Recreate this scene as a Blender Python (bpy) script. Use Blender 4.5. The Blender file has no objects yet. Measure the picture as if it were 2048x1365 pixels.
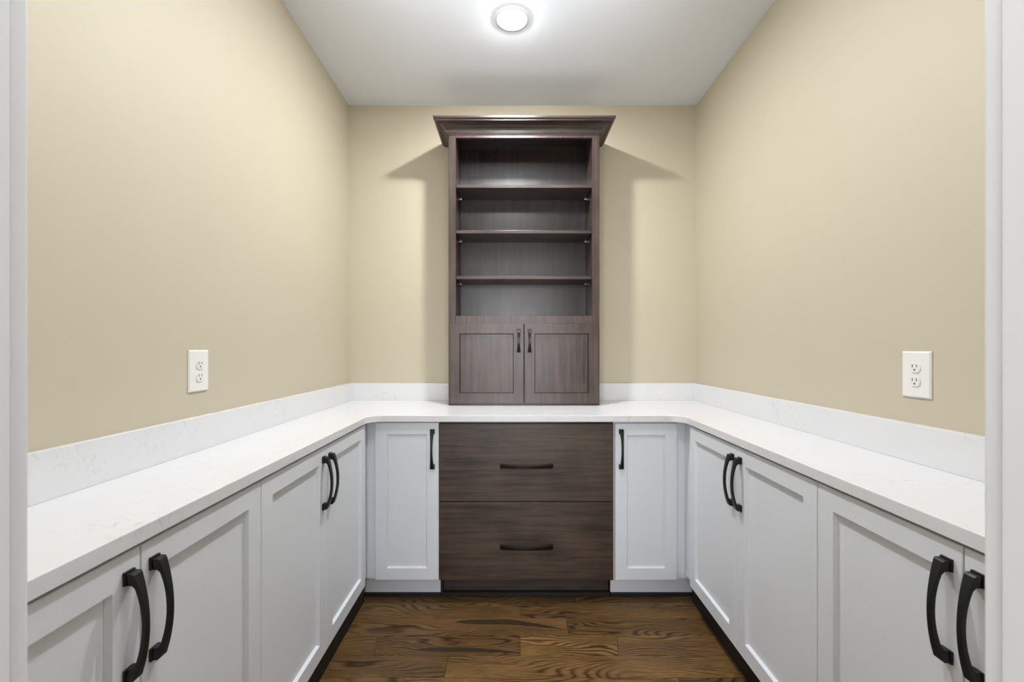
import bpy, bmesh, math, random
from mathutils import Vector, Matrix

random.seed(4)
S = bpy.context.scene
C = S.collection
R = math.radians

# ---------------------------------------------------------------- camera
cam_d = bpy.data.cameras.new('camera')
cam = bpy.data.objects.new('camera', cam_d)
C.objects.link(cam)
cam.location = (0, 0, 1.231)
cam.rotation_euler = (R(90), 0, 0)
cam_d.sensor_width = 36.0
cam_d.lens = 880.0 / 2048 * 36.0
cam_d.shift_y = -16.5 / 2048 * -1
cam_d.clip_start = 0.02
cam_d.dof.use_dof = True
cam_d.dof.focus_distance = 2.1
cam_d.dof.aperture_fstop = 7.0
S.camera = cam

# ---------------------------------------------------------------- world, lights, exposure
w = bpy.data.worlds.new('world')
S.world = w
w.use_nodes = True
w.node_tree.nodes['Background'].inputs[0].default_value = (0.80, 0.87, 1.0, 1)
w.node_tree.nodes['Background'].inputs[1].default_value = 0.6
S.view_settings.view_transform = 'Standard'
S.view_settings.look = 'None'
S.view_settings.exposure = 0.08
S.view_settings.gamma = 1.0
S.view_settings.use_curve_mapping = False


def area(name, loc, rot, sx, sy, power, col):
    l = bpy.data.lights.new(name, 'AREA')
    l.shape = 'RECTANGLE'
    l.size, l.size_y = sx, sy
    l.energy = power
    l.color = col
    o = bpy.data.objects.new(name, l)
    o.location = loc
    o.rotation_euler = rot
    C.objects.link(o)
    return o


# daylight from the big window of the room behind the doorway
area('hall_daylight', (-0.3, -2.9, 1.45), (R(90), 0, 0), 2.0, 1.9, 84, (0.98, 0.98, 1.0))
# unseen fill added behind the camera, tilted up to brighten the pantry
area('soft_fill', (-0.25, -0.75, 1.30), (R(105), 0, 0), 1.0, 0.9, 4, (1.0, 0.98, 0.96))
area('ceiling_fill', (0.0, 0.50, 1.95), (R(145), 0, 0), 0.22, 0.22, 12, (0.90, 0.95, 1.0)).data.spread = R(76)  # added out of view, aimed upward only to lighten the ceiling
LAMP_RADIANCE = (1120.0, 290.0)    # of the frosted faces of the far and the near recessed bulb
LAMP_COLOUR = (1.0, 0.995, 0.985)

# ---------------------------------------------------------------- materials
def mat(name, col=(0.8, 0.8, 0.8), rough=0.5, metal=0.0, spec=0.5):
    m = bpy.data.materials.new(name)
    m.use_nodes = True
    b = m.node_tree.nodes['Principled BSDF']
    b.inputs['Base Color'].default_value = (*col, 1)
    b.inputs['Roughness'].default_value = rough
    b.inputs['Metallic'].default_value = metal
    b.inputs['Specular IOR Level'].default_value = spec
    return m


class NT:
    def __init__(s, m):
        s.t = m.node_tree
        s.b = s.t.nodes['Principled BSDF']

    def n(s, typ, **kw):
        x = s.t.nodes.new(typ)
        for k, v in kw.items():
            setattr(x, k, v)
        return x

    def l(s, a, b):
        s.t.links.new(a, b)

    def math(s, op, a, b=None, c=None, clamp=False):
        x = s.n('ShaderNodeMath', operation=op)
        x.use_clamp = clamp
        for i, v in enumerate((a, b, c)):
            if v is None:
                continue
            if isinstance(v, (int, float)):
                x.inputs[i].default_value = v
            else:
                s.l(v, x.inputs[i])
        return x.outputs[0]

    def mapping(s, vec, scale=(1, 1, 1), loc=(0, 0, 0), rot=(0, 0, 0)):
        x = s.n('ShaderNodeMapping')
        x.inputs['Scale'].default_value = scale
        x.inputs['Location'].default_value = loc
        x.inputs['Rotation'].default_value = rot
        s.l(vec, x.inputs['Vector'])
        return x.outputs[0]

    def noise(s, vec, scale, detail=2, rough=0.5, dist=0.0):
        x = s.n('ShaderNodeTexNoise')
        x.inputs['Scale'].default_value = scale
        x.inputs['Detail'].default_value = detail
        x.inputs['Roughness'].default_value = rough
        x.inputs['Distortion'].default_value = dist
        s.l(vec, x.inputs['Vector'])
        return x.outputs['Fac']

    def ramp(s, fac, stops):
        x = s.n('ShaderNodeValToRGB')
        e = x.color_ramp.elements
        while len(e) < len(stops):
            e.new(0.5)
        for el, (p, c) in zip(e, stops):
            el.position = p
            el.color = (*c, 1) if len(c) == 3 else c
        s.l(fac, x.inputs[0])
        return x.outputs[0]

    def mix(s, fac, a, b, blend='MIX'):
        x = s.n('ShaderNodeMix', data_type='RGBA', blend_type=blend)
        for sock, v in ((x.inputs[0], fac), (x.inputs[6], a), (x.inputs[7], b)):
            if isinstance(v, (int, float)):
                sock.default_value = v
            elif isinstance(v, tuple):
                sock.default_value = (*v, 1)
            else:
                s.l(v, sock)
        return x.outputs[2]

    def bump(s, h, strength, dist=0.001):
        x = s.n('ShaderNodeBump')
        x.inputs['Strength'].default_value = strength
        x.inputs['Distance'].default_value = dist
        s.l(h, x.inputs['Height'])
        s.l(x.outputs[0], s.b.inputs['Normal'])

    def objcoord(s, rnd=0.0):
        tc = s.n('ShaderNodeTexCoord').outputs['Object']
        if not rnd:
            return tc
        oi = s.n('ShaderNodeObjectInfo').outputs['Random']
        m = s.math('MULTIPLY', oi, rnd)
        cb = s.n('ShaderNodeCombineXYZ')
        s.l(m, cb.inputs[0])
        s.l(m, cb.inputs[1])
        s.l(m, cb.inputs[2])
        v = s.n('ShaderNodeVectorMath', operation='ADD')
        s.l(tc, v.inputs[0])
        s.l(cb.outputs[0], v.inputs[1])
        return v.outputs[0]


def paint(name, col, rough=0.6, bump=0.15, scale=220, spec=0.4):
    m = mat(name, col, rough, spec=spec)
    t = NT(m)
    v = t.objcoord()
    a = t.noise(v, scale, 3, 0.6)
    b = t.noise(v, 1.3, 2)
    c2 = tuple(x * 0.97 for x in col)
    t.l(t.mix(b, col, c2), t.b.inputs['Base Color'])
    t.bump(a, bump, 0.0008)
    return m


M = {}
M['wall'] = paint('beige_wall_paint', (0.575, 0.521, 0.398), 0.55, 0.10, spec=0.35)
M['ceiling'] = paint('white_ceiling_paint', (0.85, 0.88, 0.945), 0.8, 0.12, spec=0.2)
M['trim'] = paint('white_trim_paint', (0.80, 0.82, 0.86), 0.35, 0.05, 90)


def cabinet_paint():
    m = mat('light_grey_cabinet_paint', (0.66, 0.67, 0.68), 0.38, spec=0.45)
    t = NT(m)
    v = t.objcoord()
    g = t.noise(t.mapping(v, (60, 60, 2.2)), 5, 4, 0.6)
    big = t.noise(v, 3.0, 2)
    c = t.mix(g, (0.735, 0.77, 0.825), (0.79, 0.82, 0.865))
    c = t.mix(t.math('MULTIPLY', big, 0.35), c, (0.725, 0.76, 0.81))
    t.l(c, t.b.inputs['Base Color'])
    t.bump(g, 0.12, 0.0006)
    return m


M['cab'] = cabinet_paint()


def quartz():
    m = mat('white_quartz', (0.88, 0.88, 0.88), 0.22, spec=0.5)
    t = NT(m)
    v = t.objcoord()
    patch = t.ramp(t.noise(v, 2.3, 3, 0.6, 0.4), [(0.47, (0, 0, 0)), (0.62, (1, 1, 1))])
    vein = t.noise(t.mapping(v, (1, 1.6, 1)), 38, 5, 0.65, 1.4)
    line = t.ramp(vein, [(0.55, (0, 0, 0)), (0.66, (1, 1, 1))])
    fac = t.math('MULTIPLY', patch, line)
    soft = t.noise(v, 5, 3, 0.5)
    base = t.mix(t.math('MULTIPLY', soft, 0.5), (0.765, 0.775, 0.80), (0.72, 0.73, 0.755))
    t.l(t.mix(t.math('MULTIPLY', fac, 0.5), base, (0.46, 0.46, 0.47)), t.b.inputs['Base Color'])
    return m


M['quartz'] = quartz()


def stain(name, light, dark, axis, rough=0.34, rnd=7.0, knots=False):
    """dark stained maple, the grain running along the given local axis"""
    m = mat(name, light, rough, spec=0.62)
    t = NT(m)
    v = t.objcoord(rnd)
    sc = {'x': (1.6, 30, 30), 'z': (30, 30, 1.6)}[axis]
    sf = {'x': (5, 190, 190), 'z': (190, 190, 5)}[axis]
    g = t.noise(t.mapping(v, sc), 1.6, 6, 0.62, 0.25)
    f = t.noise(t.mapping(v, sf), 1.0, 3, 0.6)
    cloud = t.noise(v, 6, 3, 0.55)
    a = t.math('ADD', t.math('MULTIPLY', g, 0.55), t.math('MULTIPLY', f, 0.25))
    a = t.math('ADD', a, t.math('MULTIPLY', cloud, 0.30))
    c = t.ramp(a, [(0.42, dark), (0.62, light)])
    t.l(c, t.b.inputs['Base Color'])
    r = t.math('MULTIPLY_ADD', cloud, 0.16, rough - 0.08)
    t.l(r, t.b.inputs['Roughness'])
    t.bump(f, 0.10, 0.0005)
    return m


LT, DK = (0.072, 0.045, 0.038), (0.020, 0.012, 0.010)
M['stain_v'] = stain('espresso_stain_vertical', LT, DK, 'z')
M['stain_h'] = stain('espresso_stain_horizontal', LT, DK, 'x')
M['drawer'] = stain('espresso_stain_drawer_front', (0.074, 0.047, 0.032), (0.016, 0.010, 0.007), 'x', 0.42)
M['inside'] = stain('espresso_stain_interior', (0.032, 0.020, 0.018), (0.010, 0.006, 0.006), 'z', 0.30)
M['glaze'] = mat('dark_glaze', (0.010, 0.007, 0.006), 0.5)
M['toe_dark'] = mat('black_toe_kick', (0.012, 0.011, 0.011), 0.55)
M['toe_brown'] = stain('espresso_toe_kick', (0.05, 0.036, 0.03), (0.02, 0.014, 0.012), 'x', 0.5)
M['black'] = mat('black_bronze_metal', (0.012, 0.012, 0.013), 0.36, 0.35, 0.5)
M['bronze'] = mat('dark_bronze_metal', (0.020, 0.013, 0.010), 0.28, 0.6, 0.5)
M['nickel'] = mat('nickel', (0.7, 0.7, 0.7), 0.25, 1.0)
M['plate'] = mat('white_plastic', (0.86, 0.85, 0.83), 0.3)
M['socket'] = mat('white_socket_plastic', (0.84, 0.83, 0.81), 0.32)
M['slot'] = mat('dark_slot', (0.10, 0.09, 0.08), 0.6)
M['led'] = mat('led_lens', (1, 1, 1), 0.4)
_b = M['led'].node_tree.nodes['Principled BSDF']
_b.inputs['Emission Color'].default_value = (*LAMP_COLOUR, 1)
_b.inputs['Emission Strength'].default_value = LAMP_RADIANCE[0]
M['led_near'] = M['led'].copy()
M['led_near'].node_tree.nodes['Principled BSDF'].inputs['Emission Strength'].default_value = LAMP_RADIANCE[1]


def oak(name, lens=False):
    m = mat(name, (0.2, 0.12, 0.06), 0.4, spec=0.16)
    t = NT(m)
    tc = t.n('ShaderNodeTexCoord').outputs['Object']
    v = t.objcoord(37.0)
    oi = t.n('ShaderNodeObjectInfo').outputs['Random']
    warp = t.noise(t.mapping(v, (1.5, 6.0, 1)), 1.0, 2, 0.4, 0.2)
    sep = t.n('ShaderNodeSeparateXYZ')
    t.l(v, sep.inputs[0])
    ph = t.math('ADD', t.math('MULTIPLY', sep.outputs[1], 430.0), t.math('MULTIPLY', warp, 150.0))
    fine = t.noise(t.mapping(v, (14, 90, 1)), 1.0, 3, 0.6)
    ph = t.math('ADD', ph, t.math('MULTIPLY', fine, 2.2))
    ring = t.math('SINE', ph)
    ring = t.math('MULTIPLY_ADD', ring, 0.5, 0.5)
    ringd = t.math('POWER', ring, 2.0)
    amt = t.ramp(t.noise(t.mapping(v, (3, 7, 1)), 1.0, 2), [(0.36, (0.25, 0.25, 0.25)), (0.58, (1, 1, 1))])
    pores = t.noise(t.mapping(v, (16, 420, 1)), 1.0, 3, 0.7)
    blot = t.noise(t.mapping(v, (2.2, 11, 1)), 1.0, 4, 0.6, 0.5)
    base = t.mix(blot, (0.064, 0.033, 0.014), (0.285, 0.166, 0.064))
    base = t.mix(1.0, base, t.n('ShaderNodeObjectInfo').outputs['Color'], 'MULTIPLY')   # each board's own stain tone
    base = t.mix(t.math('MULTIPLY', t.math('MULTIPLY', ringd, amt), 0.9), base, (0.026, 0.014, 0.006))
    pr = t.ramp(pores, [(0.40, (0.62, 0.60, 0.58)), (0.58, (1.06, 1.06, 1.06))])
    base = t.mix(1.0, base, pr, 'MULTIPLY')
    # dark mineral streaks in the boards
    st = t.ramp(t.noise(t.mapping(v, (1.5, 17, 1)), 1.0, 3, 0.55, 0.9), [(0.655, (0, 0, 0)), (0.70, (1, 1, 1))])
    base = t.mix(t.math('MULTIPLY', st, 0.72), base, (0.022, 0.016, 0.011))
    if lens:
        s2 = t.n('ShaderNodeSeparateXYZ')
        t.l(tc, s2.inputs[0])
        x, y = s2.outputs[0], s2.outputs[1]
        wob = t.math('MULTIPLY_ADD', t.noise(t.mapping(tc, (6, 20, 1)), 1.5, 3), 0.010, -0.005)
        # streak of heartwood: centre line falls away to the right, pointed at both ends
        u = t.math('MULTIPLY_ADD', x, 1 / lens[4], lens[0])
        uc = t.math('MAXIMUM', u, -1.0)
        prof = t.math('MAXIMUM', t.math('SUBTRACT', 1.0, t.math('MULTIPLY', u, u)), 0.0)
        prof = t.math('POWER', prof, 0.75)
        cl = t.math('MULTIPLY_ADD', t.math('POWER', t.math('MAXIMUM', t.math('ADD', u, 0.2), 0.0), 1.6), lens[2], lens[1])
        hw = t.math('MULTIPLY', t.math('MULTIPLY', prof, lens[3]), t.math('MULTIPLY_ADD', u, -0.5, 1.0))
        d = t.math('ABSOLUTE', t.math('SUBTRACT', t.math('ADD', y, wob), cl))
        f = t.math('MULTIPLY', t.math('SUBTRACT', hw, d), 420.0, clamp=True)
        base = t.mix(t.math('MULTIPLY', f, 0.85), base, (0.024, 0.018, 0.012))
    t.l(base, t.b.inputs['Base Color'])
    t.l(t.math('MULTIPLY_ADD', pores, 0.2, 0.28), t.b.inputs['Roughness'])
    t.bump(t.math('SUBTRACT', pores, t.math('MULTIPLY', ringd, 0.5)), 0.22, 0.0006)
    return m


M['oak'] = oak('brown_stained_oak')
M['oak_lens'] = oak('brown_stained_oak_streaked', (-0.3175 / 0.255, 0.034, -0.045, 0.0195, 0.255))
M['oak_lens2'] = oak('brown_stained_oak_knotty', (-0.10 / 0.24, -0.026, -0.020, 0.0150, 0.24))

# ---------------------------------------------------------------- mesh helpers
def box(bm, x0, x1, y0, y1, z0, z1, mi=0):
    v = [bm.verts.new(p) for p in ((x0, y0, z0), (x1, y0, z0), (x1, y1, z0), (x0, y1, z0),
                                   (x0, y0, z1), (x1, y0, z1), (x1, y1, z1), (x0, y1, z1))]
    for q in ((3, 2, 1, 0), (4, 5, 6, 7), (0, 1, 5, 4), (1, 2, 6, 5), (2, 3, 7, 6), (3, 0, 4, 7)):
        bm.faces.new([v[i] for i in q]).material_index = mi


def prism(bm, pts, z0, z1, mi=0):
    a = [bm.verts.new((p[0], p[1], z0)) for p in pts]
    b = [bm.verts.new((p[0], p[1], z1)) for p in pts]
    n = len(pts)
    bm.faces.new(a[::-1]).material_index = mi
    bm.faces.new(b).material_index = mi
    for i in range(n):
        j = (i + 1) % n
        bm.faces.new((a[i], a[j], b[j], b[i])).material_index = mi


def cyl(bm, c, axis, r, h, n=24, r2=None, mi=0):
    r2 = r if r2 is None else r2
    ax = Vector(axis).normalized()
    q = ax.to_track_quat('Z', 'Y')
    a, b = [], []
    for i in range(n):
        t = 2 * math.pi * i / n
        d = Vector((math.cos(t), math.sin(t), 0))
        a.append(bm.verts.new(Vector(c) + q @ (d * r)))
        b.append(bm.verts.new(Vector(c) + q @ (d * r2 + Vector((0, 0, h)))))
    bm.faces.new(a[::-1]).material_index = mi
    bm.faces.new(b).material_index = mi
    for i in range(n):
        j = (i + 1) % n
        bm.faces.new((a[i], a[j], b[j], b[i])).material_index = mi


def link(name, bm, mats, parent=None, bevel=0.0, seg=2, smooth=False, loc=None):
    bmesh.ops.recalc_face_normals(bm, faces=bm.faces)
    me = bpy.data.meshes.new(name)
    bm.to_mesh(me)
    bm.free()
    for m in (mats if isinstance(mats, (list, tuple)) else [mats]):
        me.materials.append(m)
    o = bpy.data.objects.new(name, me)
    C.objects.link(o)
    if parent:
        o.parent = parent
    if loc:
        o.location = loc
    if bevel:
        b = o.modifiers.new('bevel', 'BEVEL')
        b.width = bevel
        b.segments = seg
        b.limit_method = 'ANGLE'
        b.angle_limit = R(35)
    if smooth:
        for p in me.polygons:
            p.use_smooth = True
    return o


def boxobj(name, dims, m, parent=None, bevel=0.0):
    bm = bmesh.new()
    box(bm, *dims)
    return link(name, bm, m, parent, bevel)


def thing(name, label, cat, loc=(0, 0, 0), rz=0.0, group=None):
    o = bpy.data.objects.new(name, None)
    o.empty_display_size = 0.1
    C.objects.link(o)
    o.location = loc
    o.rotation_euler = (0, 0, rz)
    tag(o, label, cat, group)
    return o


def tag(o, label, cat, group=None):
    o['label'] = label
    o['category'] = cat
    if group:
        o['group'] = group
    return o


def structure(o, label=None):
    o['kind'] = 'structure'
    if label:
        o['label'] = label
    return o


# ---------------------------------------------------------------- the room
H = 2.751
BACK = 2.742
FRONT = 0.385                                   # inner face of the wall with the doorway


def wl(y):                                      # left wall is slightly out of square
    return -1.016 + 0.016 * (BACK - y)


def sl(y):                                      # face of the left splashback
    return -0.9845 + 0.008 * (2.722 - y)


WR, SR = 1.146, 1.1215

# floor: a sub floor, oak boards on it as pieces
bm = bmesh.new()
box(bm, -2.4, 2.4, -3.2, BACK + 0.12, -0.08, -0.012)
floor = structure(link('floor', bm, M['oak']), 'brown stained oak plank floor')
bm = bmesh.new()
box(bm, -2.4, 2.4, -3.2, 0.26, -0.012, 0.0)
hf = link('hall_floor_boards', bm, M['oak'], floor)
hf['kind'] = 'stuff'

edges = [2.7485, 2.626, 2.5035, 2.381, 2.2585, 2.136, 2.013, 1.891, 1.7665, 1.648]
while edges[-1] > 0.40:
    edges.append(edges[-1] - 0.1225)
known = {4: [-0.62, 0.31, 0.80], 5: [-0.78, 0.037, 1.05], 6: [-0.90, 0.245, 0.86], 7: [-0.565, 0.035, 0.44],
         8: [-0.255, 0.92], 9: [0.62, -0.40], 10: [0.12, -0.7]}
TONES = {(4, 0): 0.85, (4, 1): 0.8, (4, 2): 0.85, (5, 0): 0.95, (5, 1): 0.92, (5, 2): 0.88, (6, 0): 1.0, (6, 1): 0.98,
         (6, 2): 0.84, (7, 0): 0.86, (7, 1): 0.80, (7, 2): 1.38, (7, 3): 1.06, (8, 0): 0.85, (8, 1): 1.22, (8, 2): 1.0,
         (9, 0): 0.95, (9, 1): 1.12}
for i in range(len(edges) - 1):
    y1, y0 = edges[i], edges[i + 1]
    js = sorted(known.get(i, []))
    if not js:
        x = -1.0 + random.uniform(0.1, 0.7)
        while x < 1.0:
            js.append(x)
            x += random.uniform(0.45, 0.95)
    xs = [-1.02] + js + [1.15]
    for k in range(len(xs) - 1):
        a, b = xs[k], xs[k + 1]
        cx, cy = (a + b) / 2, (y0 + y1) / 2
        hw, hd = (b - a) / 2 - 0.0006, (y1 - y0) / 2 - 0.0006
        bm = bmesh.new()
        sk = {0: (0, -0.012), 1: (-0.012, 0), 2: (0, 0.012), 3: (0.012, 0)}[k] if i == 7 else (0, 0)
        # one row has crooked end joints, as in the photo
        prism(bm, [(-hw - sk[0], -hd), (hw - sk[1], -hd), (hw + sk[1], hd), (-hw + sk[0], hd)], -0.0115, 0)
        mm = M['oak']
        if i == 6 and k == 1:
            mm = M['oak_lens']
        if i == 7 and k == 1:
            mm = M['oak_lens2']
        o = link('plank', bm, mm, floor, 0.0004, 1)
        o.location = (cx, cy, 0)
        tn = TONES.get((i, k), random.uniform(0.78, 1.08))
        o.color = (tn, tn * (1.0 if tn > 1 else 0.985), tn * (0.92 if tn > 1.1 else 1.0), 1)

# ceiling
LAMPS = [(0.0, 2.025), (0.0, 0.95)]
CAN = 0.062
bm = bmesh.new()
ys = [-3.2]
for lx, ly in sorted(LAMPS, key=lambda p: p[1]):
    ys += [ly - 0.15, ly + 0.15]
ys.append(BACK + 0.12)


def flat(x0, x1, y0, y1):
    bm.faces.new([bm.verts.new(p) for p in ((x0, y0, H), (x0, y1, H), (x1, y1, H), (x1, y0, H))])


for i in range(len(ys) - 1):
    if i % 2 == 0:
        flat(-2.4, 2.4, ys[i], ys[i + 1])
    else:
        flat(-2.4, -0.15, ys[i], ys[i + 1])
        flat(0.15, 2.4, ys[i], ys[i + 1])
        cy = (ys[i] + ys[i + 1]) / 2
        n = 48
        ins, out = [], []
        for k in range(n):
            a = 2 * math.pi * k / n
            c_, s_ = math.cos(a), math.sin(a)
            m_ = 0.15 / max(abs(c_), abs(s_))
            ins.append(bm.verts.new((CAN * c_, cy + CAN * s_, H)))
            out.append(bm.verts.new((m_ * c_, cy + m_ * s_, H)))
        for k in range(n):
            bm.faces.new((ins[k], out[k], out[(k + 1) % n], ins[(k + 1) % n]))
me_faces = list(bm.faces)
box(bm, -2.4, 2.4, -3.2, BACK + 0.12, H + 0.14, H + 0.2)
structure(link('ceiling', bm, M['ceiling']), 'flat white ceiling')

# walls
bm = bmesh.new()
box(bm, -1.14, 1.27, BACK, BACK + 0.12, 0, H)
structure(link('wall_back', bm, M['wall']), 'beige back wall behind the tall bookcase cabinet')
bm = bmesh.new()
prism(bm, [(wl(FRONT), FRONT), (wl(BACK), BACK), (-1.14, BACK), (-1.14, FRONT)], 0, H)
structure(link('wall_left', bm, M['wall']), 'beige left wall')
bm = bmesh.new()
box(bm, WR, 1.27, FRONT, BACK, 0, H)
structure(link('wall_right', bm, M['wall']), 'beige right wall')
JL, JR, DH = -0.439, 0.4284, 2.06
bm = bmesh.new()
box(bm, -2.4, JL - 0.018, 0.265, FRONT, 0, H)
box(bm, JR + 0.018, 2.4, 0.265, FRONT, 0, H)
box(bm, JL - 0.018, JR + 0.018, 0.265, FRONT, DH + 0.018, H)
structure(link('wall_front', bm, M['wall']), 'wall with the doorway the photo is taken through')
# door lining and casings
bm = bmesh.new()
box(bm, JL - 0.018, JL, 0.265, FRONT, 0, DH)
box(bm, JR, JR + 0.018, 0.265, FRONT, 0, DH)
box(bm, JL - 0.018, JR + 0.018, 0.265, FRONT, DH, DH + 0.018)
structure(link('trim_1', bm, M['trim'], None, 0.001), 'white lining of the doorway')
bm = bmesh.new()
for y0, y1 in ((FRONT, 0.403), (0.247, 0.265)):
    box(bm, JL - 0.065, JL - 0.003, y0, y1, 0, DH + 0.065)
    box(bm, JR + 0.003, JR + 0.065, y0, y1, 0, DH + 0.065)
    box(bm, JL - 0.003, JR + 0.003, y0, y1, DH + 0.003, DH + 0.065)
structure(link('trim_2', bm, M['trim'], None, 0.003), 'white casing around the doorway')
# the room behind the camera
bm = bmesh.new()
box(bm, -2.5, -2.4, -3.2, 0.385, 0, H)
structure(link('wall_hall_left', bm, M['wall']))
bm = bmesh.new()
box(bm, 2.4, 2.5, -3.2, 0.385, 0, H)
structure(link('wall_hall_right', bm, M['wall']))
bm = bmesh.new()
box(bm, -2.4, -1.4, -3.2, -3.1, 0, H)
box(bm, 1.4, 2.4, -3.2, -3.1, 0, H)
box(bm, -1.4, 1.4, -3.2, -3.1, 2.55, H)
box(bm, -1.4, 1.4, -3.2, -3.1, 0, 0.35)
structure(link('wall_hall_back', bm, M['wall']))

# ---------------------------------------------------------------- recessed lamps
def lamp(x, y, label, led):
    t = thing('recessed_ceiling_light', label, 'light', (x, y, H), 0, None)
    def lathe(name, prof, m, n=48, cap=False):
        bm = bmesh.new()
        rings = [[bm.verts.new((r * math.cos(2 * math.pi * i / n), r * math.sin(2 * math.pi * i / n), z))
                  for i in range(n)] for r, z in prof]
        for a, b in zip(rings, rings[1:]):
            for i in range(n):
                bm.faces.new((a[i], a[(i + 1) % n], b[(i + 1) % n], b[i]))
        if cap:
            bm.faces.new(rings[-1])
        return link(name, bm, m, t, smooth=True)
    lathe('trim_ring', [(0.080, 0.0), (0.079, -0.0025), (0.066, -0.004), (0.0615, -0.002), (0.0605, 0.004)], M['trim'])
    lathe('can', [(0.0615, 0.0), (0.0615, 0.10), (0.02, 0.11)], M['trim'], cap=True)
    lathe('bulb', [(0.028, 0.085), (0.044, 0.050), (0.0465, 0.030)] +
          [(0.047 * math.cos(R(k * 10)), 0.018 - 0.031 * math.sin(R(k * 10))) for k in range(9)],
          led, cap=True)
    return t


lamp(0.0, 2.025, 'round recessed ceiling light in front of the tall cabinet', M['led'])
lamp(0.0, 0.95, 'round recessed ceiling light nearest the doorway', M['led_near'])

# ---------------------------------------------------------------- worktop
def arc(cx, cy, r, a0, a1, n=10):
    return [(cx + r * math.cos(R(a0 + (a1 - a0) * i / n)), cy + r * math.sin(R(a0 + (a1 - a0) * i / n)))
            for i in range(n + 1)]


def ce_l(y):
    return -0.680 + 0.0127 * (2.098 - y)


def ce_r(y):
    return 0.814 - 0.0105 * (2.098 - y)


CF = 2.098
CN = 0.388
r = 0.065
pts = [(wl(CN) + 0.001, CN), (ce_l(CN), CN)]
pts += arc(ce_l(CF) + r, CF - r, r, 180, 90)
pts += arc(ce_r(CF) - r, CF - r, r, 90, 0)
pts += [(ce_r(CN), CN), (WR - 0.001, CN), (WR - 0.001, BACK - 0.001), (wl(BACK) + 0.001, BACK - 0.001)]
bm = bmesh.new()
prism(bm, pts, 0.884, 0.914)
top = link('countertop', bm, M['quartz'], None, 0.0016, 2)
tag(top, 'white speckled quartz countertop running around three walls', 'countertop')
SZ = 1.0205
for nm, q in (('backsplash', [(wl(CN) + .001, CN), (sl(CN), CN), (sl(2.722), 2.722), (wl(BACK) + .001, BACK - .001)]),
              ('backsplash', [(sl(2.722), 2.722), (SR, 2.722), (WR - .001, BACK - .001), (wl(BACK) + .001, BACK - .001)]),
              ('backsplash', [(SR, CN), (WR - .001, CN), (WR - .001, BACK - .001), (SR, 2.722)])):
    bm = bmesh.new()
    prism(bm, q, 0.9141, SZ)
    link(nm, bm, M['quartz'], top, 0.001, 1)

# ---------------------------------------------------------------- cabinet pieces
# local frame of every cabinet: +X to the viewer's right along the front, -Y towards the viewer, Z up,
# y = 0 is the outer face of the doors
def handle(parent, x, z, L, mt, horizontal=False, w0=0.020, w1=0.0095, rise=0.0355, yface=0.0):
    """arched pull with flared square feet, centred on (x, z); one mesh"""
    bm = bmesh.new()
    fl = 0.021 * min(1.0, L / 0.19 + 0.15)
    ts = [0.0, 0.003, fl, fl + 0.0005] + [fl + (L - 2 * fl) * i / 26 for i in range(1, 26)] + \
         [L - fl - 0.0005, L - fl, L - 0.003, L]
    rows = []
    for k, t in enumerate(ts):
        u = abs(2 * t / L - 1)
        wd = w1 + (w0 - w1) * u ** 2.2
        ho = rise - (rise - 0.017) * u ** 2.0
        if k in (0, len(ts) - 1):
            ho -= 0.002
        if k <= 2 or k >= len(ts) - 3:
            hi = 0.0
        else:
            hi = ho - 0.0078 - 0.002 * u ** 4
            if k in (3, len(ts) - 4):
                hi = max(0.008, hi - 0.003)
        rows.append([bm.verts.new((-wd / 2, -ho, t - L / 2)), bm.verts.new((wd / 2, -ho, t - L / 2)),
                     bm.verts.new((wd / 2, -hi, t - L / 2)), bm.verts.new((-wd / 2, -hi, t - L / 2))])
    for a, b in zip(rows, rows[1:]):
        for i in range(4):
            j = (i + 1) % 4
            bm.faces.new((a[i], a[j], b[j], b[i]))
    bm.faces.new(rows[0][::-1])
    bm.faces.new(rows[-1])
    for s in (-1, 1):
        c = s * (L / 2 - fl / 2 + 0.0015)
        box(bm, -w0 / 2 - 0.001, w0 / 2 + 0.001, -0.005, 0, c - fl / 2 - 0.0012, c + fl / 2 + 0.0012)
    if horizontal:
        bmesh.ops.rotate(bm, verts=bm.verts, cent=(0, 0, 0), matrix=Matrix.Rotation(R(90), 3, 'Y'))
    o = link('handle', bm, mt, parent, 0.0011, 2)
    o.location = (x, yface, z)
    return o


def rect_ring(bm, x0, x1, z0, z1, y):
    return [bm.verts.new(p) for p in ((x0, y, z0), (x1, y, z0), (x1, y, z1), (x0, y, z1))]


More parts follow.
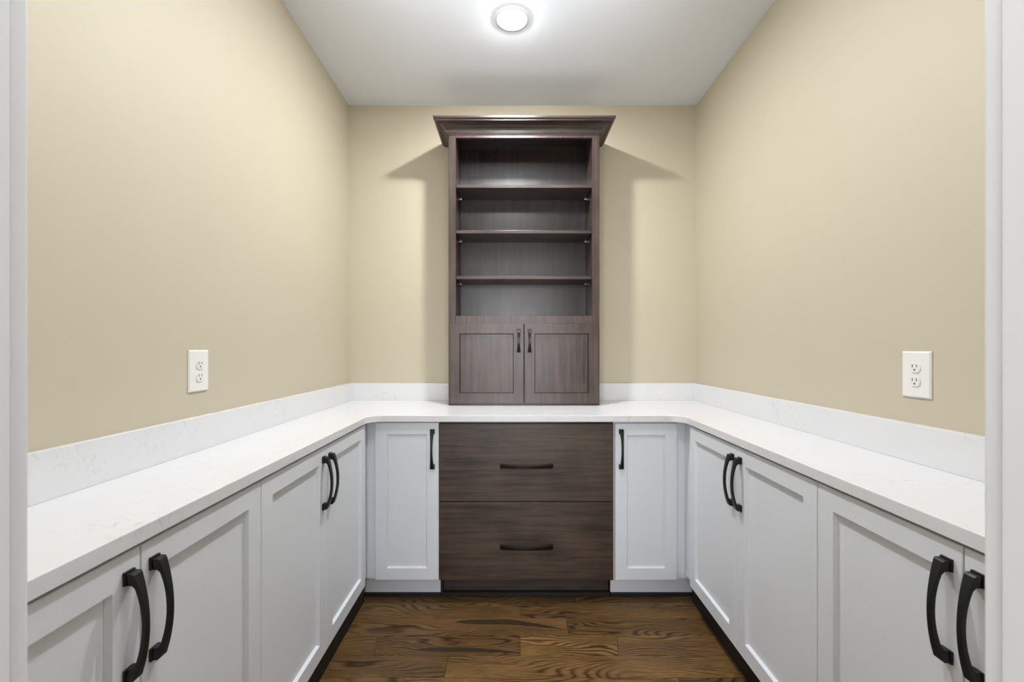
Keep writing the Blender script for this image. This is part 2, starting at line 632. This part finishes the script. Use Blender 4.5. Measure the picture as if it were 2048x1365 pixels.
def shaker(parent, x0, x1, z0, z1, mats, st=0.0565, T=0.019, rec=0.0105, sl_=0.0055, name='door', panel_mat=None):
    """door frame of two stiles and two rails with a sloped inner edge, and the flat panel as its child"""
    bm = bmesh.new()
    ch = 0.0015
    R_ = [rect_ring(bm, x0, x1, z0, z1, T), rect_ring(bm, x0, x1, z0, z1, ch),
          rect_ring(bm, x0 + ch, x1 - ch, z0 + ch, z1 - ch, 0.0)]
    i0, i1, k0, k1 = x0 + st, x1 - st, z0 + st, z1 - st
    R_ += [rect_ring(bm, i0, i1, k0, k1, 0.0),
           rect_ring(bm, i0 + sl_, i1 - sl_, k0 + sl_, k1 - sl_, rec - 0.0015),
           rect_ring(bm, i0 + sl_, i1 - sl_, k0 + sl_, k1 - sl_, T)]
    for n, (a, b) in enumerate(zip(R_, R_[1:] + [R_[0]])):
        for i in range(4):
            j = (i + 1) % 4
            f = bm.faces.new((a[i], a[j], b[j], b[i]))
            if n == 3 and len(mats) > 1:
                f.material_index = 1
    d = link(name, bm, mats, parent)
    bm = bmesh.new()
    box(bm, i0 + sl_ - 0.0005, i1 - sl_ + 0.0005, rec, T - 0.002, k0 + sl_ - 0.0005, k1 - sl_ + 0.0005)
    link('panel', bm, panel_mat or mats[0], d)
    return d


def base_cabinet(label, loc, rz, x0, x1, doors, handles, depth, zb, fx0=None, fx1=None, group=None,
                 toe_y=0.031, toe_mat=None, toe_x=None, shoe=False):
    """x0..x1: doors' overall span; fx0..fx1: face frame span"""
    t = thing('base_cabinet', label, 'cabinet', loc, rz, group)
    fx0 = x0 - 0.001 if fx0 is None else fx0
    fx1 = x1 + 0.001 if fx1 is None else fx1
    boxobj('carcass', (fx0 + 0.001, fx1 - 0.001, 0.0395, depth, zb + 0.001, 0.8838), M['cab'], t)
    # face frame: stiles at both ends and rails
    bm = bmesh.new()
    zt = 0.8838
    box(bm, fx0, x0 + 0.03, 0.020, 0.039, zb - 0.002, zt)
    box(bm, x1 - 0.03, fx1, 0.020, 0.039, zb - 0.002, zt)
    box(bm, x0 + 0.03, x1 - 0.03, 0.020, 0.039, zb - 0.002, zb + 0.03)
    box(bm, x0 + 0.03, x1 - 0.03, 0.020, 0.039, zt - 0.04, zt)
    if len(doors) > 1:
        box(bm, doors[0][1] - 0.02, doors[1][0] + 0.02, 0.020, 0.039, zb + 0.03, zt - 0.04)
    link('face_frame', bm, M['cab'], t)
    for (a, b, ztop), hx in zip(doors, handles):
        d = shaker(t, a, b, zb, ztop, [M['cab']])
        handle(d, hx, 0.7475, 0.188, M['black'])
    tx0, tx1 = toe_x or (fx0, fx1)
    if shoe:
        boxobj('toe_kick', (tx0, tx1, toe_y, toe_y + 0.016, 0.015, zb), toe_mat, t)
        boxobj('base_shoe', (tx0, tx1, toe_y - 0.012, toe_y + 0.016, 0.0005, 0.0148), M['toe_dark'], t)
    else:
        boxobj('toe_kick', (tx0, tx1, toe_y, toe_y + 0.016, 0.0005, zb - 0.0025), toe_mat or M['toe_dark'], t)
    return t


GAP = 0.0012
HO = 0.028
# left run; local x = distance along the front from its near end
al = math.atan(0.0127)
rzl = R(90) + al


def lloc(y):
    return (-0.689 + 0.0127 * (2.10 - y), y, 0)


def left_unit(label, y0, ym, y1, far, near_open=False):
    k = 1 / math.cos(al)
    L1, L2 = (ym - y0) * k, (y1 - y0) * k
    return base_cabinet(label, lloc(y0), rzl, 0, L2, [(GAP, L1 - GAP, 0.8755), (L1 + GAP, L2 - GAP, 0.8755)],
                        [L1 - HO, L1 + HO], 0.275, 0.121, fx0=0.0, fx1=L2 + far)


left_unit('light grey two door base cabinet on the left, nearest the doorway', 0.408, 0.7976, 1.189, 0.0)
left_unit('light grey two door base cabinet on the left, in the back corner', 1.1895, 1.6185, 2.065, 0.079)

# right run; local x runs from the far end towards the camera
ar = math.atan(0.0105)
rzr = R(-90) - ar


def rloc(y):
    return (0.8232 - 0.0105 * (2.038 - y), y, 0)


def right_unit(label, yf, ym, yn, far):
    L1, L2 = yf - ym, yf - yn
    return base_cabinet(label, rloc(yf), rzr, 0, L2, [(GAP, L1 - GAP, 0.8755), (L1 + GAP, L2 - GAP, 0.8755)],
                        [L1 - HO, L1 + HO], 0.300, 0.136, fx0=-far, fx1=L2, toe_y=0.054)


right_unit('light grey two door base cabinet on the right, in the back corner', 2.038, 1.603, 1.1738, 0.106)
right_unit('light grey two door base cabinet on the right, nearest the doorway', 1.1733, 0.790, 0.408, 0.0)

# back run (local frame = world, door faces at y = 2.128)
YD = 2.128
base_cabinet('narrow light grey base cabinet left of the dark drawers, handle on its right', (0, YD, 0), 0,
             -0.6625, -0.354, [(-0.6625, -0.3545, 0.8755)], [-0.3845], 0.57, 0.114,
             fx0=-0.740, fx1=-0.3535, toe_y=0.074, toe_mat=M['cab'], toe_x=(-0.760, -0.3575), shoe=True)
base_cabinet('narrow light grey base cabinet right of the dark drawers, handle on its left', (0, YD, 0), 0,
             0.4995, 0.798, [(0.4995, 0.798, 0.871)], [0.5275], 0.57, 0.114,
             fx0=0.4935, fx1=0.880, toe_y=0.074, toe_mat=M['cab'], toe_x=(0.4925, 0.930), shoe=True)

# dark drawer cabinet
t = thing('drawer_cabinet', 'dark espresso stained base cabinet with two wide drawers', 'cabinet', (0, YD, 0))
boxobj('carcass', (-0.3525, 0.4925, 0.0395, 0.57, 0.115, 0.8838), M['inside'], t)
bm = bmesh.new()
box(bm, -0.353, -0.318, 0.020, 0.039, 0.113, 0.8838)
box(bm, 0.458, 0.493, 0.020, 0.039, 0.113, 0.8838)
box(bm, -0.318, 0.458, 0.020, 0.039, 0.113, 0.14)
box(bm, -0.318, 0.458, 0.020, 0.039, 0.845, 0.8838)
box(bm, -0.318, 0.458, 0.020, 0.039, 0.475, 0.51)
link('face_frame', bm, M['stain_h'], t)
for z0, z1, hz in ((0.4935, 0.8705, 0.667), (0.1125, 0.4900, 0.2775)):
    d = boxobj('drawer', (-0.3518, 0.4905, 0.0, 0.0195, z0, z1), M['drawer'], t, 0.002)
    handle(d, 0.0700, hz, 0.252, M['bronze'], True, 0.0205, 0.0125, 0.036)
boxobj('toe_kick', (-0.344, 0.486, 0.094, 0.110, 0.0005, 0.1125), M['toe_brown'], t)
boxobj('side_panel', (-0.357, -0.345, 0.0745, 0.110, 0.0005, 0.1125), M['toe_dark'], t)
boxobj('base_shoe', (-0.3445, 0.4865, 0.070, 0.0935, 0.0005, 0.0148), M['toe_dark'], t)

# ---------------------------------------------------------------- tall open cabinet standing on the worktop
UX = 0.068
UY = 2.47                                   # door faces; face frame at 2.49
Zb = 0.9142
t = thing('shelf_cabinet', 'tall dark espresso stained open shelf cabinet with crown moulding and two doors', 'cabinet',
          (UX, UY, Zb))
hw = 0.427                                  # half width of the face frame
ow = 0.386                                  # half width of the opening
D0, D1, DB = 0.020, 0.039, BACK - UY - 0.0215   # local depths; back stops in front of the splashback


def zz(z):
    return z - Zb


bm = bmesh.new()
box(bm, -hw, -ow, D0, D1, 0, zz(2.500))
box(bm, ow, hw, D0, D1, 0, zz(2.500))
box(bm, -ow, ow, D0, D1, zz(2.428), zz(2.500))
box(bm, -ow, ow, D0, D1, zz(1.372), zz(1.4206))
box(bm, -ow, ow, D0, D1, 0, 0.02)
link('face_frame', bm, M['stain_v'], t, 0.001, 1)
for s in (-1, 1):
    a, b = sorted((s * (hw - 0.001), s * (ow + 0.001)))
    bm = bmesh.new()
    box(bm, a, b, D1 + 0.0002, DB, 0, zz(2.5))
    box(bm, a, b, DB, BACK - UY - 0.001, zz(1.0215), zz(2.5))
    link('side_panel', bm, M['stain_v'], t)
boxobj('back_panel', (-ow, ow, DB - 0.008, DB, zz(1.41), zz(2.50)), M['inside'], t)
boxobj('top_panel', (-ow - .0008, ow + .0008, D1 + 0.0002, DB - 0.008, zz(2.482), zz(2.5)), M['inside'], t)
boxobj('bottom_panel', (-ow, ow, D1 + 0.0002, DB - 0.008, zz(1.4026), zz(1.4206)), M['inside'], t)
for z in (2.151, 1.891, 1.630):
    sh = boxobj('shelf', (-ow + 0.001, ow - 0.001, D1 - 0.004, DB - 0.010, zz(z), zz(z) + 0.0178), M['stain_h'], t, 0.001)
    for s in (-1, 1):
        for yy in (DB - 0.035, D1 + 0.04):
            if yy < 0.1:
                continue
            bm = bmesh.new()
            cyl(bm, (s * ow, yy, zz(z) - 0.0055), (-s, 0, 0), 0.0035, 0.012, 12)
            box(bm, min(s * ow, s * (ow - 0.012)), max(s * ow, s * (ow - 0.012)), yy - 0.006, yy + 0.006,
                zz(z) - 0.0022, zz(z) - 0.0004)
            link('shelf_pin', bm, M['nickel'], sh)
# doors
for s in (-1, 1):
    a, b = sorted((s * 0.0015, s * 0.4195))
    d = shaker(t, a, b, zz(0.9265), zz(1.3765), [M['stain_v'], M['glaze']], 0.0575, 0.019, 0.0095, 0.0035)
    handle(d, s * 0.0305, zz(1.2785), 0.128, M['bronze'], False, 0.020, 0.0115, 0.030)
# crown moulding: one mitred run on three sides
prof = [(0.000, 2.4435), (0.003, 2.4435), (0.004, 2.4485), (0.0085, 2.450), (0.0090, 2.4545), (0.0125, 2.4555),
        (0.0130, 2.4600)]
for k in range(1, 13):                       # the big cove
    a = k / 12 * math.pi / 2
    prof.append((0.0130 + 0.050 * (1 - math.cos(a)), 2.4600 + 0.0330 * math.sin(a)))
prof += [(0.0655, 2.4945), (0.0655, 2.4985), (0.0700, 2.5010), (0.0730, 2.5040), (0.0755, 2.5055), (0.0755, 2.515),
         (0.0, 2.515)]
bm = bmesh.new()
yb = BACK - UY - 0.001
cols = []
for (dx, dz) in prof:
    cols.append([bm.verts.new((-hw - dx, yb, zz(dz))), bm.verts.new((-hw - dx, D0 - dx, zz(dz))),
                 bm.verts.new((hw + dx, D0 - dx, zz(dz))), bm.verts.new((hw + dx, yb, zz(dz)))])
n = len(cols)
for i in range(n):
    a, b = cols[i], cols[(i + 1) % n]
    for k in range(3):
        bm.faces.new((a[k], a[k + 1], b[k + 1], b[k]))
bm.faces.new([c[0] for c in cols])
bm.faces.new([c[3] for c in cols][::-1])
link('crown_moulding', bm, M['stain_h'], t)

# ---------------------------------------------------------------- wall sockets
def outlet(label, loc, rz):
    t = thing('wall_outlet', label, 'outlet', loc, rz, 'duplex wall outlets')
    bm = bmesh.new()
    a, b = 0.0445, 0.0655
    r0 = rect_ring(bm, -a, a, -b, b, 0)
    r1 = rect_ring(bm, -a, a, -b, b, -0.0025)
    r2 = rect_ring(bm, -a + 0.004, a - 0.004, -b + 0.004, b - 0.004, -0.0062)
    for p, q in ((r0, r1), (r1, r2)):
        for i in range(4):
            bm.faces.new((p[i], p[(i + 1) % 4], q[(i + 1) % 4], q[i]))
    bm.faces.new(r2)
    bm.faces.new(r0[::-1])
    pl = link('cover_plate', bm, M['plate'], t, 0.0008, 2)
    bm = bmesh.new()
    cyl(bm, (0, -0.0060, 0), (0, -1, 0), 0.0032, 0.0012, 16)
    link('screw', bm, M['plate'], pl)
    for s in (-1, 1):
        bm = bmesh.new()
        n = 40
        ring0, ring1 = [], []
        for i in range(n):
            th = 2 * math.pi * i / n
            x, z = 0.0172 * math.cos(th), 0.0172 * math.sin(th)
            z = max(-0.0142, min(0.0142, z))
            ring0.append(bm.verts.new((x, -0.0058, z)))
            ring1.append(bm.verts.new((x * 0.96, -0.0090, z * 0.96)))
        for i in range(n):
            j = (i + 1) % n
            bm.faces.new((ring0[i], ring0[j], ring1[j], ring1[i]))
        bm.faces.new(ring1)
        so = link('socket', bm, M['socket'], t, loc=(0, 0, s * 0.0195))
        bm = bmesh.new()
        box(bm, -0.0076, -0.0052, -0.0094, -0.0080, 0.0006, 0.0092)
        box(bm, 0.0052, 0.0074, -0.0094, -0.0080, 0.0012, 0.0088)
        cyl(bm, (0, -0.0080, -0.0062), (0, -1, 0), 0.0027, 0.0014, 14)
        link('slots', bm, M['slot'], so)
    return t


yo = 1.391
outlet('white duplex outlet on the beige left wall', (wl(yo) + 0.0003, yo, 1.163), R(90) + math.atan(0.016))
outlet('white duplex outlet on the beige right wall', (WR - 0.0003, 1.243, 1.1595), R(-90))
